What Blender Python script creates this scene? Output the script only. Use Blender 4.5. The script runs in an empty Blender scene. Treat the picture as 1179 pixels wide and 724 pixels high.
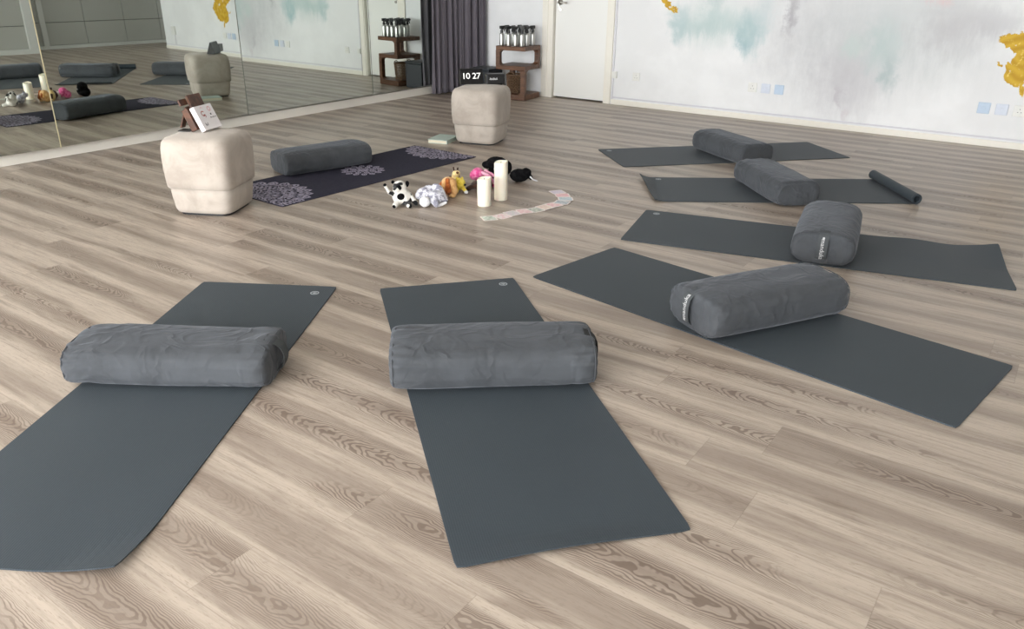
import bpy, bmesh, math, random
from mathutils import Vector, Matrix, noise
random.seed(7)
PI=math.pi
S=bpy.context.scene
COL=S.collection

# ------------------------------------------------------------------ helpers
def link(name, me, mat=None, parent=None):
    o=bpy.data.objects.new(name, me); COL.objects.link(o)
    if mat is not None:
        for m in (mat if isinstance(mat,(list,tuple)) else [mat]): me.materials.append(m)
    if parent is not None: o.parent=parent
    return o
def bm_obj(name, bm, mat=None, parent=None, smooth=False, loc=None, rz=None):
    bmesh.ops.recalc_face_normals(bm, faces=bm.faces[:])
    me=bpy.data.meshes.new(name); bm.to_mesh(me); bm.free()
    if smooth:
        for f in me.polygons: f.use_smooth=True
    o=link(name, me, mat, parent)
    if loc is not None: o.location=loc
    if rz is not None: o.rotation_euler=(0,0,rz)
    return o
def thing(name, label, cat, loc=(0,0,0), rz=0, group=None):
    o=bpy.data.objects.new(name,None); COL.objects.link(o)
    o.location=loc; o.rotation_euler=(0,0,rz); o.empty_display_size=.05
    return tag(o,label,cat,group)
def tag(o,label,cat,group=None):
    o['label']=label; o['category']=cat
    if group: o['group']=group
    return o
def struct(o): o['kind']='structure'; return o
def box(bm, x0,x1,y0,y1,z0,z1, bev=0, seg=2, mtx=None):
    r=bmesh.ops.create_cube(bm,size=1)
    vs=r['verts']
    bmesh.ops.scale(bm,vec=(x1-x0,y1-y0,z1-z0),verts=vs)
    bmesh.ops.translate(bm,vec=((x0+x1)/2,(y0+y1)/2,(z0+z1)/2),verts=vs)
    if bev>0:
        es=list({e for v in vs for e in v.link_edges})
        g=bmesh.ops.bevel(bm,geom=es,offset=bev,segments=seg,affect='EDGES',profile=.5)
        vs=list({v for v in g['verts']}|{v for v in vs if v.is_valid})
        # gather the whole island
        seen=set(vs); st=list(vs)
        while st:
            v=st.pop()
            for e in v.link_edges:
                w=e.other_vert(v)
                if w not in seen: seen.add(w); st.append(w)
        vs=list(seen)
    if mtx is not None: bmesh.ops.transform(bm,matrix=mtx,verts=vs)
    return vs
def simple_box(name,b,mat,parent=None,bev=0,**k):
    bm=bmesh.new(); box(bm,*b,bev=bev); return bm_obj(name,bm,mat,parent,**k)
def tube(bm, pts, r, n=8, closed=False, cap=True):
    pts=[Vector(p) for p in pts]; N=len(pts); rings=[]
    up=None
    for i,pnt in enumerate(pts):
        if closed: t=pts[(i+1)%N]-pts[i-1]
        else: t=pts[min(i+1,N-1)]-pts[max(i-1,0)]
        t.normalize()
        if up is None:
            a=Vector((0,0,1)) if abs(t.z)<.9 else Vector((1,0,0))
            up=(a-t*a.dot(t)).normalized()
        else: up=(up-t*up.dot(t)).normalized()
        s=t.cross(up); rr=r[i] if isinstance(r,(list,tuple)) else r
        rings.append([bm.verts.new(pnt+(up*math.cos(2*PI*j/n)+s*math.sin(2*PI*j/n))*rr) for j in range(n)])
    for i in range(N if closed else N-1):
        A=rings[i];B=rings[(i+1)%N]
        for j in range(n): bm.faces.new((A[j],A[(j+1)%n],B[(j+1)%n],B[j]))
    if cap and not closed:
        bm.faces.new(rings[0][::-1]); bm.faces.new(rings[-1])
def lathe(bm, prof, n=24, c=(0,0,0)):
    rings=[]
    for r,z in prof:
        rings.append([bm.verts.new((c[0]+r*math.cos(2*PI*j/n),c[1]+r*math.sin(2*PI*j/n),c[2]+z)) for j in range(n)])
    for A,B in zip(rings,rings[1:]):
        for j in range(n): bm.faces.new((A[j],A[(j+1)%n],B[(j+1)%n],B[j]))
    bm.faces.new(rings[0][::-1]); bm.faces.new(rings[-1])
def sg(v,e): return math.copysign(abs(v)**e,v)
def text_bm(body,size,extrude=.0004,spacing=1.0,bold=0):
    cu=bpy.data.curves.new('txt','FONT'); cu.body=body; cu.size=size; cu.extrude=extrude; cu.align_x='CENTER'; cu.align_y='CENTER'
    cu.space_character=spacing; cu.offset=bold; cu.resolution_u=3
    o=bpy.data.objects.new('txt',cu); COL.objects.link(o)
    dg=bpy.context.evaluated_depsgraph_get()
    me=bpy.data.meshes.new_from_object(o.evaluated_get(dg))
    bm=bmesh.new(); bm.from_mesh(me)
    bpy.data.objects.remove(o); bpy.data.curves.remove(cu); bpy.data.meshes.remove(me)
    return bm

# ------------------------------------------------------------------ node helper
class NT:
    def __init__(s,name,world=False):
        if world: s.m=bpy.data.worlds.new(name)
        else: s.m=bpy.data.materials.new(name)
        s.m.use_nodes=True; s.t=s.m.node_tree; s.t.nodes.clear()
        s.out=s.t.nodes.new('ShaderNodeOutputWorld' if world else 'ShaderNodeOutputMaterial')
    def n(s,ty,**k):
        nd=s.t.nodes.new('ShaderNode'+ty)
        for a,v in k.items(): setattr(nd,a,v)
        return nd
    def put(s,sock,v):
        if isinstance(v,bpy.types.NodeSocket): s.t.links.new(v,sock)
        elif v is not None:
            if sock.type=='RGBA' and len(v)==3: v=(*v,1)
            sock.default_value=v
    def math(s,op,a,b=None,c=None,clamp=False):
        nd=s.n('Math',operation=op,use_clamp=clamp)
        s.put(nd.inputs[0],a); s.put(nd.inputs[1],b); s.put(nd.inputs[2],c)
        return nd.outputs[0]
    def smooth(s,v,a,b):
        nd=s.n('MapRange',interpolation_type='SMOOTHSTEP'); s.put(nd.inputs[0],v); s.put(nd.inputs[1],a); s.put(nd.inputs[2],b)
        return nd.outputs[0]
    def mix(s,f,a,b,blend='MIX'):
        nd=s.n('Mix',data_type='RGBA',blend_type=blend); nd.clamp_factor=True
        s.put(nd.inputs[0],f); s.put(nd.inputs[6],a); s.put(nd.inputs[7],b); return nd.outputs[2]
    def comb(s,x,y,z=0.):
        nd=s.n('CombineXYZ'); s.put(nd.inputs[0],x);s.put(nd.inputs[1],y);s.put(nd.inputs[2],z); return nd.outputs[0]
    def sep(s,v):
        nd=s.n('SeparateXYZ'); s.put(nd.inputs[0],v); return nd.outputs
    def noise(s,vec,scale,detail=2,rough=.5,dist=0,w=None):
        nd=s.n('TexNoise'); 
        if w is not None: nd.noise_dimensions='4D'; s.put(nd.inputs['W'],w)
        s.put(nd.inputs['Vector'],vec); s.put(nd.inputs['Scale'],scale); s.put(nd.inputs['Detail'],detail); s.put(nd.inputs['Roughness'],rough); s.put(nd.inputs['Distortion'],dist)
        return nd.outputs['Fac']
    def vmul(s,v,k):
        nd=s.n('VectorMath',operation='MULTIPLY'); s.put(nd.inputs[0],v); s.put(nd.inputs[1],k); return nd.outputs[0]
    def pos(s): return s.n('NewGeometry').outputs['Position']
    def obj(s): return s.n('TexCoord').outputs['Object']
    def bump(s,h,strength=.3,dist=.01,normal=None):
        nd=s.n('Bump'); s.put(nd.inputs['Strength'],strength); s.put(nd.inputs['Distance'],dist); s.put(nd.inputs['Height'],h)
        if normal is not None: s.put(nd.inputs['Normal'],normal)
        return nd.outputs[0]
    def bsdf(s,col,rough=.5,metal=0,spec=.5,normal=None,sheen=0,sheen_tint=None,coat=0,sss=0,trans=0,emit=None,estr=0,sheen_rough=.5):
        b=s.n('BsdfPrincipled')
        s.put(b.inputs['Base Color'],col); s.put(b.inputs['Roughness'],rough); s.put(b.inputs['Metallic'],metal)
        s.put(b.inputs['Specular IOR Level'],spec)
        if normal is not None: s.put(b.inputs['Normal'],normal)
        if sheen: 
            s.put(b.inputs['Sheen Weight'],sheen); s.put(b.inputs['Sheen Roughness'],sheen_rough)
            if sheen_tint: s.put(b.inputs['Sheen Tint'],sheen_tint)
        if coat: s.put(b.inputs['Coat Weight'],coat)
        if sss: s.put(b.inputs['Subsurface Weight'],sss); b.inputs['Subsurface Radius'].default_value=(.02,.012,.006)
        if emit is not None: s.put(b.inputs['Emission Color'],emit); s.put(b.inputs['Emission Strength'],estr)
        s.t.links.new(b.outputs[0],s.out.inputs[0]); return s.m
def lin(r,g,b):
    f=lambda c:(c/255/12.92) if c/255<=.04045 else ((c/255+.055)/1.055)**2.4
    return (f(r),f(g),f(b))

def plain(name,col,rough=.5,metal=0,spec=.5,var=.06,vscale=30,bump=0,bscale=200,**k):
    t=NT(name); o=t.obj()
    n=t.noise(o,vscale,3)
    c=t.mix(n,tuple(x*(1-var) for x in col),tuple(min(1,x*(1+var)) for x in col))
    nm=t.bump(t.noise(o,bscale,2),bump,.002) if bump else None
    return t.bsdf(c,rough,metal,spec,nm,**k)

# ------------------------------------------------------------------ materials
def floor_mat():
    t=NT('oak_plank_floor'); X,Y,Z=t.sep(t.pos())
    PW=.19; PL=1.22
    yy=t.math('DIVIDE',t.math('SUBTRACT',Y,.155),PW); row=t.math('FLOOR',yy); v=t.math('FRACT',yy)
    wn=t.n('TexWhiteNoise',noise_dimensions='1D'); t.put(wn.inputs['W'],t.math('ADD',row,3.3))
    xx=t.math('DIVIDE',t.math('ADD',X,t.math('MULTIPLY',wn.outputs['Value'],PL*3)),PL)
    idx=t.math('FLOOR',xx); u=t.math('FRACT',xx)
    w2=t.n('TexWhiteNoise',noise_dimensions='2D'); t.put(w2.inputs['Vector'],t.comb(row,idx))
    r1,r2,r3=t.sep(w2.outputs['Color'])[:3]
    ox=t.math('MULTIPLY',r1,37.); 
    # grain field: elongated noise whose level lines give cathedral figure
    px=t.math('ADD',X,ox)
    field=t.noise(t.comb(t.math('MULTIPLY',px,.75),t.math('MULTIPLY',Y,5.),t.math('MULTIPLY',r2,50.)),1.25,1,.4,.0)
    wob=t.noise(t.comb(t.math('MULTIPLY',px,14.),t.math('MULTIPLY',Y,15.),r3),1.,2,.6)
    wob2=t.noise(t.comb(t.math('MULTIPLY',px,5.),t.math('MULTIPLY',Y,16.),r3),1.,2,.5)
    yc=t.math('MULTIPLY',t.math('SUBTRACT',v,t.math('ADD',.36,t.math('MULTIPLY',r2,.28))),PW)
    sgn=t.math('SUBTRACT',t.math('MULTIPLY',t.math('GREATER_THAN',r1,.5),2.),1.)
    lowf=t.noise(t.comb(t.math('MULTIPLY',px,1.9),t.math('MULTIPLY',Y,3.),r2),1.,1,.5)
    g=t.math('ADD',t.math('MULTIPLY',t.math('MULTIPLY',px,sgn),13.),t.math('MULTIPLY',t.math('MULTIPLY',yc,yc),1500.))
    g=t.math('ADD',g,t.math('MULTIPLY',lowf,13.))
    g=t.math('ADD',g,t.math('MULTIPLY',field,9.))
    g=t.math('ADD',g,t.math('ADD',t.math('MULTIPLY',t.math('SUBTRACT',wob,.5),2.1),t.math('MULTIPLY',t.math('SUBTRACT',wob2,.5),4.2)))
    saw=t.math('SINE',t.math('MULTIPLY',g,2*PI*1.35))
    thick=t.noise(t.comb(t.math('MULTIPLY',px,3.),t.math('MULTIPLY',Y,14.),2.),1.,2)
    lines=t.smooth(saw,t.math('ADD',t.math('MULTIPLY',thick,-1.6),.75),t.math('ADD',t.math('MULTIPLY',thick,-1.6),1.55))
    # where the figure shows
    fig=t.noise(t.comb(t.math('MULTIPLY',px,1.3),t.math('MULTIPLY',Y,7.),t.math('ADD',r2,7.)),1.,1)
    centre=t.math('SUBTRACT',1.,t.math('MULTIPLY',t.math('ABSOLUTE',t.math('SUBTRACT',v,t.math('ADD',.38,t.math('MULTIPLY',r2,.24)))),2.1),clamp=True)
    figm=t.math('MULTIPLY',t.smooth(fig,.36,.56),t.smooth(centre,.08,.42))
    figm=t.math('MULTIPLY',figm,t.smooth(t.math('ADD',r3,0.),.15,.5))
    # straight fine streaks
    st=t.noise(t.comb(t.math('MULTIPLY',px,6.),t.math('MULTIPLY',Y,110.),r1),1.,4,.7)
    st2=t.noise(t.comb(t.math('MULTIPLY',px,1.7),t.math('MULTIPLY',Y,22.),r1),1.,4,.62)
    pores=t.smooth(t.noise(t.comb(t.math('MULTIPLY',px,40.),t.math('MULTIPLY',Y,330.),r1),1.,2,.6),.56,.72)
    light=lin(188,175,161); mid=lin(154,141,129); dark=lin(128,113,101)
    band=t.math('ADD',t.math('MULTIPLY',centre,.68),t.math('ADD',t.math('MULTIPLY',t.math('SUBTRACT',st2,.5),1.3),t.math('MULTIPLY',t.math('SUBTRACT',r1,.5),.50)),clamp=True)
    c=t.mix(t.smooth(band,.0,.75),light,mid)
    c=t.mix(t.math('MULTIPLY',t.smooth(st2,.5,.75),.55),c,dark)
    c=t.mix(t.math('MULTIPLY',t.smooth(st,.42,.72),.40),c,dark)
    c=t.mix(t.math('MULTIPLY',pores,.38),c,lin(112,96,84))
    c=t.mix(t.math('MULTIPLY',figm,.18),c,dark)
    c=t.mix(t.math('MULTIPLY',t.math('MULTIPLY',lines,figm),.66),c,lin(96,79,68))
    # knots / dark flecks
    kn=t.smooth(t.noise(t.comb(t.math('MULTIPLY',px,2.2),t.math('MULTIPLY',Y,11.),9.),1.,1),.70,.76)
    c=t.mix(t.math('MULTIPLY',kn,.35),c,lin(96,78,66))
    # plank joints
    ey=t.math('MINIMUM',v,t.math('SUBTRACT',1.,v)); ex=t.math('MULTIPLY',t.math('MINIMUM',u,t.math('SUBTRACT',1.,u)),PL/PW)
    e=t.math('MINIMUM',ey,ex); gap=t.math('SUBTRACT',1.,t.smooth(e,.0,.010))
    c=t.mix(t.math('MULTIPLY',gap,.30),c,lin(98,82,70))
    h=t.math('SUBTRACT',t.math('MULTIPLY',st,.25),t.math('ADD',t.math('MULTIPLY',gap,.6),t.math('MULTIPLY',t.math('MULTIPLY',lines,figm),.35)))
    nm=t.bump(h,.22,.0012)
    rough=t.math('ADD',.30,t.math('MULTIPLY',st,.16))
    return t.bsdf(c,rough,0,.5,nm)

def mural_mat():
    t=NT('painted_mural_wall'); P=t.pos(); X,Y,Z=t.sep(P)
    n1=t.noise(P,2.2,4,.6); n2=t.noise(t.comb(t.math('MULTIPLY',X,1.),0.,t.math('MULTIPLY',Z,1.)),7.,5,.65)
    n3=t.noise(t.comb(t.math('MULTIPLY',X,9.),1.,t.math('MULTIPLY',Z,2.5)),2.,4,.7)   # vertical brush drag
    base=t.mix(t.smooth(n1,.35,.7),lin(232,233,234),lin(240,241,242))
    # grey cloudiness grows towards the middle of the mural
    c=base
    xd=t.math('ADD',X,t.math('MULTIPLY',t.math('SUBTRACT',n2,.5),.34)); zd=t.math('ADD',Z,t.math('MULTIPLY',t.math('SUBTRACT',n3,.5),.20))
    def blob(c,cx,cz,rx,rz,col,amt,soft=.9,tilt=0.):
        a=t.math('SUBTRACT',xd,cx); b=t.math('SUBTRACT',zd,cz)
        if tilt: a=t.math('ADD',a,t.math('MULTIPLY',b,tilt))
        a=t.math('DIVIDE',a,rx); b=t.math('DIVIDE',b,rz)
        d=t.math('SQRT',t.math('ADD',t.math('MULTIPLY',a,a),t.math('MULTIPLY',b,b)))
        m=t.math('SUBTRACT',1.,t.smooth(d,1-soft,1.15))
        m=t.math('MULTIPLY',m,t.math('ADD',.12,t.math('ADD',t.math('MULTIPLY',n3,.55),t.math('MULTIPLY',n2,.55)))); 
        return t.mix(t.math('MULTIPLY',m,amt,clamp=True),c,col)
    g=lin(197,198,201); teal=lin(166,194,197); tl2=lin(184,204,204)
    c=blob(c,-2.0,.75,.85,.70,g,1.0); c=blob(c,-1.3,.85,.95,.55,lin(199,204,205),1.0)
    c=blob(c,-1.75,.42,.4,.42,lin(197,196,200),1.1)
    c=blob(c,-3.05,.86,.50,.30,lin(196,212,210),.8)
    c=blob(c,-3.38,.82,.14,.22,teal,.95,.8); c=blob(c,-3.2,.80,.30,.10,tl2,.9); c=blob(c,-2.95,.86,.35,.14,tl2,.9)
    c=blob(c,-2.68,.78,.17,.26,teal,1.1,.75); c=blob(c,-2.72,.66,.10,.09,lin(150,184,192),.7)
    c=blob(c,-3.05,1.05,.10,.25,tl2,.8); c=blob(c,-2.55,1.0,.13,.3,lin(190,206,210),.7)
    c=blob(c,-2.33,.96,.08,.22,lin(160,158,165),1.0,.8); c=blob(c,-2.30,1.2,.2,.2,lin(180,180,186),.8)
    c=blob(c,-1.52,.74,.20,.30,lin(188,204,203),1.0); c=blob(c,-1.43,.52,.10,.20,lin(172,189,190),1.0,.9); c=blob(c,-1.75,.72,.12,.14,lin(196,212,208),.8)
    c=blob(c,-1.80,.28,.045,.12,lin(190,186,192),.9,.7); c=blob(c,-1.72,.14,.05,.07,lin(205,198,202),.8)
    c=blob(c,-1.12,1.12,.12,.08,lin(232,196,196),.8); c=blob(c,-.72,.95,.30,.14,lin(190,190,194),.8); c=blob(c,-1.0,.90,.35,.3,lin(196,195,198),1.0)
    c=blob(c,.4,1.1,.5,.4,lin(200,210,208),.7)
    # golden flower strokes: several crisp-edged strokes with brushy tone
    fn=t.noise(t.comb(t.math('MULTIPLY',X,1.),3.,t.math('MULTIPLY',Z,1.)),22.,3,.6)
    n5=t.noise(t.comb(X,5.,Z),9.,3,.6)
    xg=t.math('ADD',X,t.math('MULTIPLY',t.math('SUBTRACT',n5,.5),.10)); zg=t.math('ADD',Z,t.math('MULTIPLY',t.math('SUBTRACT',fn,.5),.10))
    def stroke(m,cx,cz,rx,rz,ang):
        a=t.math('SUBTRACT',xg,cx); b=t.math('SUBTRACT',zg,cz); ca,sa=math.cos(ang),math.sin(ang)
        p=t.math('DIVIDE',t.math('ADD',t.math('MULTIPLY',a,ca),t.math('MULTIPLY',b,sa)),rx)
        q=t.math('DIVIDE',t.math('SUBTRACT',t.math('MULTIPLY',b,ca),t.math('MULTIPLY',a,sa)),rz)
        d=t.math('SQRT',t.math('ADD',t.math('MULTIPLY',p,p),t.math('MULTIPLY',q,q)))
        s=t.math('SUBTRACT',1.,t.smooth(d,.9,1.02))
        return s if m is None else t.math('MAXIMUM',m,s)
    m=None
    for a in ((-.545,.845,.12,.045,.15),(-.585,.80,.035,.03,0.),(-.50,.77,.09,.05,-.4),(-.455,.68,.09,.075,.3),(-.52,.60,.075,.035,-.8),(-.50,.545,.085,.045,-.6),(-.43,.56,.08,.06,.5),(-.38,.76,.12,.12,0),(-.415,.465,.022,.055,.2),(-.615,.645,.026,.015,-.5),(-.35,.62,.14,.12,.2),(-.30,.84,.14,.08,.6),(-.25,.70,.10,.09,-.4),
              (-3.52,1.00,.12,.03,-.65),(-3.455,.955,.035,.022,.6),(-3.62,1.12,.12,.05,-.6),(-3.75,1.22,.12,.09,.2)):
        m=stroke(m,*a)
    hole=t.smooth(t.noise(t.comb(X,8.,Z),13.,3,.55),.60,.66)
    m=t.math('MULTIPLY',m,t.math('SUBTRACT',1.,t.math('MULTIPLY',hole,.85)))
    rings=t.n('TexWave',wave_type='RINGS',rings_direction='Y'); rings.inputs['Scale'].default_value=4.; rings.inputs['Distortion'].default_value=7.; rings.inputs['Detail'].default_value=2.
    t.put(rings.inputs['Vector'],t.comb(t.math('ADD',X,.47),0.,t.math('SUBTRACT',Z,.7)))
    gold=t.mix(t.math('MULTIPLY',rings.outputs['Fac'],.6),lin(196,153,36),lin(226,190,66)); gold=t.mix(t.smooth(fn,.55,.75),gold,lin(245,222,120))
    c=t.mix(m,c,gold)
    nm=t.bump(n3,.08,.002)
    return t.bsdf(c,.6,0,.3,nm)

def bolster_mat(name='grey_suede',col=(.061,.066,.073)):
    t=NT(name); o=t.obj()
    n=t.noise(o,6.,4,.6); n2=t.noise(o,35.,3,.6)
    c=t.mix(t.smooth(n,.3,.7),tuple(x*.86 for x in col),tuple(x*1.16 for x in col))
    c=t.mix(t.math('MULTIPLY',t.smooth(n2,.45,.7),.35),c,tuple(x*1.25 for x in col))
    wr=t.noise(t.vmul(o,(1.,1.2,1.)),6.5,2,.5,1.0)
    ridg=t.math('SUBTRACT',1.,t.math('ABSOLUTE',t.math('MULTIPLY',t.math('SUBTRACT',wr,.5),9.)),clamp=True)
    h=t.math('ADD',t.math('MULTIPLY',ridg,.55),t.math('ADD',t.math('MULTIPLY',n2,.15),t.math('MULTIPLY',t.noise(o,400.,1),.04)))
    return t.bsdf(c,.85,0,.25,t.bump(h,.45,.009),sheen=.22,sheen_tint=(.75,.8,.9),sheen_rough=.4)

def mat_mat():
    t=NT('slate_rubber_mat'); o=t.obj(); X,Y,Z=t.sep(o)
    n=t.noise(o,3.,3); f=t.noise(o,500.,1)
    c=t.mix(n,(.030,.041,.051),(.038,.051,.062)); c=t.mix(t.math('MULTIPLY',t.smooth(f,.5,.8),.25),c,(.07,.08,.09))
    # ribs run along the mat
    rib=t.math('SINE',t.math('MULTIPLY',Y,2*PI/.0065))
    wear=t.smooth(t.math('ABSOLUTE',Y),.0,.32)
    c=t.mix(t.math('MULTIPLY',t.smooth(rib,.2,1.),t.math('ADD',.06,t.math('MULTIPLY',wear,.14))),c,(.085,.10,.115))
    h=t.math('ADD',t.math('MULTIPLY',rib,.5),f)
    return t.bsdf(c,.62,0,.28,t.bump(h,.35,.0008),sheen=.05)

def velvet():
    t=NT('cream_velvet'); o=t.obj()
    n=t.noise(o,5.,4,.65,.6); 
    c=t.mix(t.smooth(n,.35,.68),lin(168,158,148),lin(186,177,167))
    return t.bsdf(c,.9,0,.2,t.bump(t.noise(o,14.,3,.6),.25,.006),sheen=.3,sheen_tint=(1,.96,.9))
def wood_mat(name,a,b,axis=0):
    t=NT(name); o=t.obj(); k=[30.,30.,30.]; k[axis]=2.5
    n=t.noise(t.vmul(o,tuple(k)),1.,4,.6,.5)
    return t.bsdf(t.mix(t.smooth(n,.3,.7),a,b),.42,0,.4,t.bump(n,.15,.001))

M={}
M['floor']=floor_mat(); M['mural']=mural_mat(); M['bolster']=bolster_mat(); M['mat']=mat_mat(); M['velvet']=velvet()
M['wall']=plain('white_plaster',lin(236,236,236),.7,var=.015,vscale=3)
M['ceil']=plain('white_ceiling',lin(238,238,236),.8,var=.01)
M['trim']=plain('cream_gloss_trim',lin(240,236,226),.35,var=.02)
M['door']=plain('white_door_paint',lin(240,240,237),.4,var=.015,vscale=2)
M['panel']=plain('grey_cabinet_panel',lin(172,172,166),.35,var=.03,vscale=2)
M['frame']=plain('pale_aluminium',lin(205,206,202),.4,var=.02)
M['gapdark']=plain('dark_gap',(.01,.01,.01),.8)
t=NT('mirror_glass'); M['mirror']=t.bsdf((.70,.745,.70),.012,1.,.5)
M['mirror_edge']=plain('mirror_edge',lin(120,122,112),.3,metal=.5)
M['purple']=(lambda t:t.bsdf(t.mix(t.noise(t.obj(),60.,4,.7),(.020,.020,.034),(.055,.053,.078)),.9,0,.15,t.bump(t.noise(t.obj(),300.,2),.3,.001)))(NT('dark_violet_suede'))
M['mandala']=plain('lavender_print',lin(158,152,170),.9,var=.2,vscale=90)
M['black']=plain('black_plastic',(.012,.012,.013),.35,var=.1)
M['screen']=plain('black_glass',(.006,.006,.007),.12,var=.05)
t=NT('lit_digits'); M['digit']=t.bsdf((.8,.8,.78),.5,emit=(1,.97,.9),estr=.4)
M['white']=plain('white_card',lin(236,232,234),.5,var=.02)
M['red']=plain('red_ink',lin(178,72,70),.6); M['ink']=plain('black_ink',lin(40,36,40),.6); M['pinkink']=plain('pale_pink_ink',lin(226,178,184),.6)
M['walnut']=wood_mat('brown_walnut',lin(80,54,40),lin(112,78,57)); M['standwood']=wood_mat('stand_wood',lin(62,38,28),lin(98,62,42),1)
M['wax']=plain('ivory_wax',lin(246,240,222),.45,var=.02,vscale=20,sss=.25); M['wick']=plain('charred_wick',(.02,.018,.015),.9)
M['steel']=plain('brushed_steel',(.50,.50,.48),.33,metal=1.,var=.05)
M['wicker']=plain('dark_wicker',lin(104,80,58),.7,var=.75,vscale=60)
M['bin']=plain('black_bin',(.02,.024,.03),.5)
M['strap']=plain('charcoal_webbing',(.055,.062,.066),.8,bump=.5,bscale=500)
M['strapblack']=plain('black_webbing',(.018,.019,.021),.8)
M['print']=plain('white_print',lin(185,186,187),.6)
M['emblem']=plain('silver_print',lin(165,171,175),.6)
M['socket']=plain('white_plate',lin(232,232,228),.35); M['blueplate']=plain('pale_blue_film',lin(190,208,228),.3); M['paleblue']=plain('faint_blue_film',lin(214,221,234),.3)
M['metal']=plain('satin_metal',(.45,.43,.4),.3,metal=1.)
M['book']=plain('pale_green_cover',lin(184,200,192),.6,var=.12,vscale=25); M['paper']=plain('page_block',lin(225,218,196),.8,var=.1,vscale=200)
M['seam']=plain('seam_thread',(.045,.05,.055),.9)

def curtain_mat():
    t=NT('mauve_grey_curtain'); o=t.obj(); n=t.noise(t.vmul(o,(40.,40.,2.)),1.,3)
    return t.bsdf(t.mix(n,(.085,.074,.090),(.150,.136,.155)),.75,0,.3,None,sheen=.4,sheen_tint=(.9,.85,1))
M['curtain']=curtain_mat()

# ------------------------------------------------------------------ room shell
YM=7.645
struct(simple_box('floor',(-6.6,3.2,-4.8,9.2,-.1,0),M['floor']))
struct(simple_box('ceiling',(-6.6,3.2,-4.8,9.2,2.6,2.7),M['ceil']))
struct(simple_box('wall_left',(-6.6,-6.10,-4.6,YM+.02,0,2.6),M['wall']))
# mural wall with the door opening
bm=bmesh.new()
box(bm,-6.6,-4.90,YM,YM+.16,0,2.6); box(bm,-4.135,1.45,YM,YM+.16,0,2.6); box(bm,-4.90,-4.135,YM,YM+.16,2.08,2.6)
struct(bm_obj('wall_back',bm,M['mural']))
struct(simple_box('wall_alcove',(1.40,3.2,8.42,8.6,0,2.6),M['wall']))
struct(simple_box('wall_return',(1.25,1.45,YM+.16,8.42,0,2.6),M['wall']))
# right hand panelled wall (only seen in the mirror)
bm=bmesh.new(); box(bm,2.56,2.8,5.52,8.42,0,2.6); box(bm,2.12,2.8,-4.6,5.52,0,2.6)
struct(bm_obj('wall_right',bm,M['gapdark']))
def panel_wall(x,ys,zs):
    bm=bmesh.new()
    for y0,y1 in zip(ys,ys[1:]):
        for z0,z1 in zip(zs,zs[1:]): box(bm,x,x+.03,y0+.004,y1-.004,z0+.004,z1-.004,bev=.003,seg=1)
    return bm
struct(bm_obj('trim_1',panel_wall(2.54,[5.56,6.15,6.82,7.50,8.14,8.42],[.05,.41,1.15,1.9,2.6]),M['panel']))
struct(bm_obj('trim_2',panel_wall(2.10,[-4.4,-3.3,-2.3,-1.3,-.3,.7,1.7,2.7,3.6,4.5,5.40],[.05,.41,1.15,1.9,2.6]),M['panel']))
struct(simple_box('trim_3',(2.06,2.56,5.40,5.54,0,2.6),M['frame']))
struct(simple_box('trim_4',(2.51,2.56,6.10,6.18,0,2.6),M['frame']))
struct(simple_box('trim_5',(2.50,2.56,5.54,8.42,0,.05),M['frame']))
struct(simple_box('trim_6',(2.06,2.12,-4.4,5.4,0,.07),M['frame']))
# window wall behind the camera: daylight enters here
bm=bmesh.new()
WX0,WX1,WZ0,WZ1=-5.9,1.9,.35,2.5
box(bm,-6.6,WX0,-4.6,-4.4,0,2.6); box(bm,WX1,3.2,-4.6,-4.4,0,2.6); box(bm,WX0,WX1,-4.6,-4.4,0,WZ0); box(bm,WX0,WX1,-4.6,-4.4,WZ1,2.6)
struct(bm_obj('wall_front',bm,M['wall']))
bm=bmesh.new()
for i in range(6):
    x=WX0+(WX1-WX0)*i/5; box(bm,max(x-.03,WX0),min(x+.03,WX1),-4.54,-4.48,WZ0,WZ1)
box(bm,WX0,WX1,-4.54,-4.48,WZ0,WZ0+.05); box(bm,WX0,WX1,-4.54,-4.48,WZ1-.05,WZ1)
struct(bm_obj('window_1',bm,M['frame']))

# kick strip under the mirror
struct(simple_box('baseboard_left',(-6.12,-6.05,-4.4,YM,0,.082),M['trim'],bev=.003))
bm=bmesh.new(); box(bm,-4.085,1.45,YM-.014,YM,0,.052,bev=.003,seg=1)
struct(bm_obj('baseboard_back',bm,M['trim']))
M['conduit']=plain('grey_lilac_edge',lin(214,213,219),.5)
bm=bmesh.new(); box(bm,-4.085,1.45,YM-.008,YM,.066,.080,bev=.002,seg=1); struct(bm_obj('trim_7',bm,M['conduit']))
bm=bmesh.new(); box(bm,-4.085,-4.070,YM-.012,YM,.052,2.6,bev=.002,seg=1); struct(bm_obj('trim_8',bm,M['conduit']))

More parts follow.
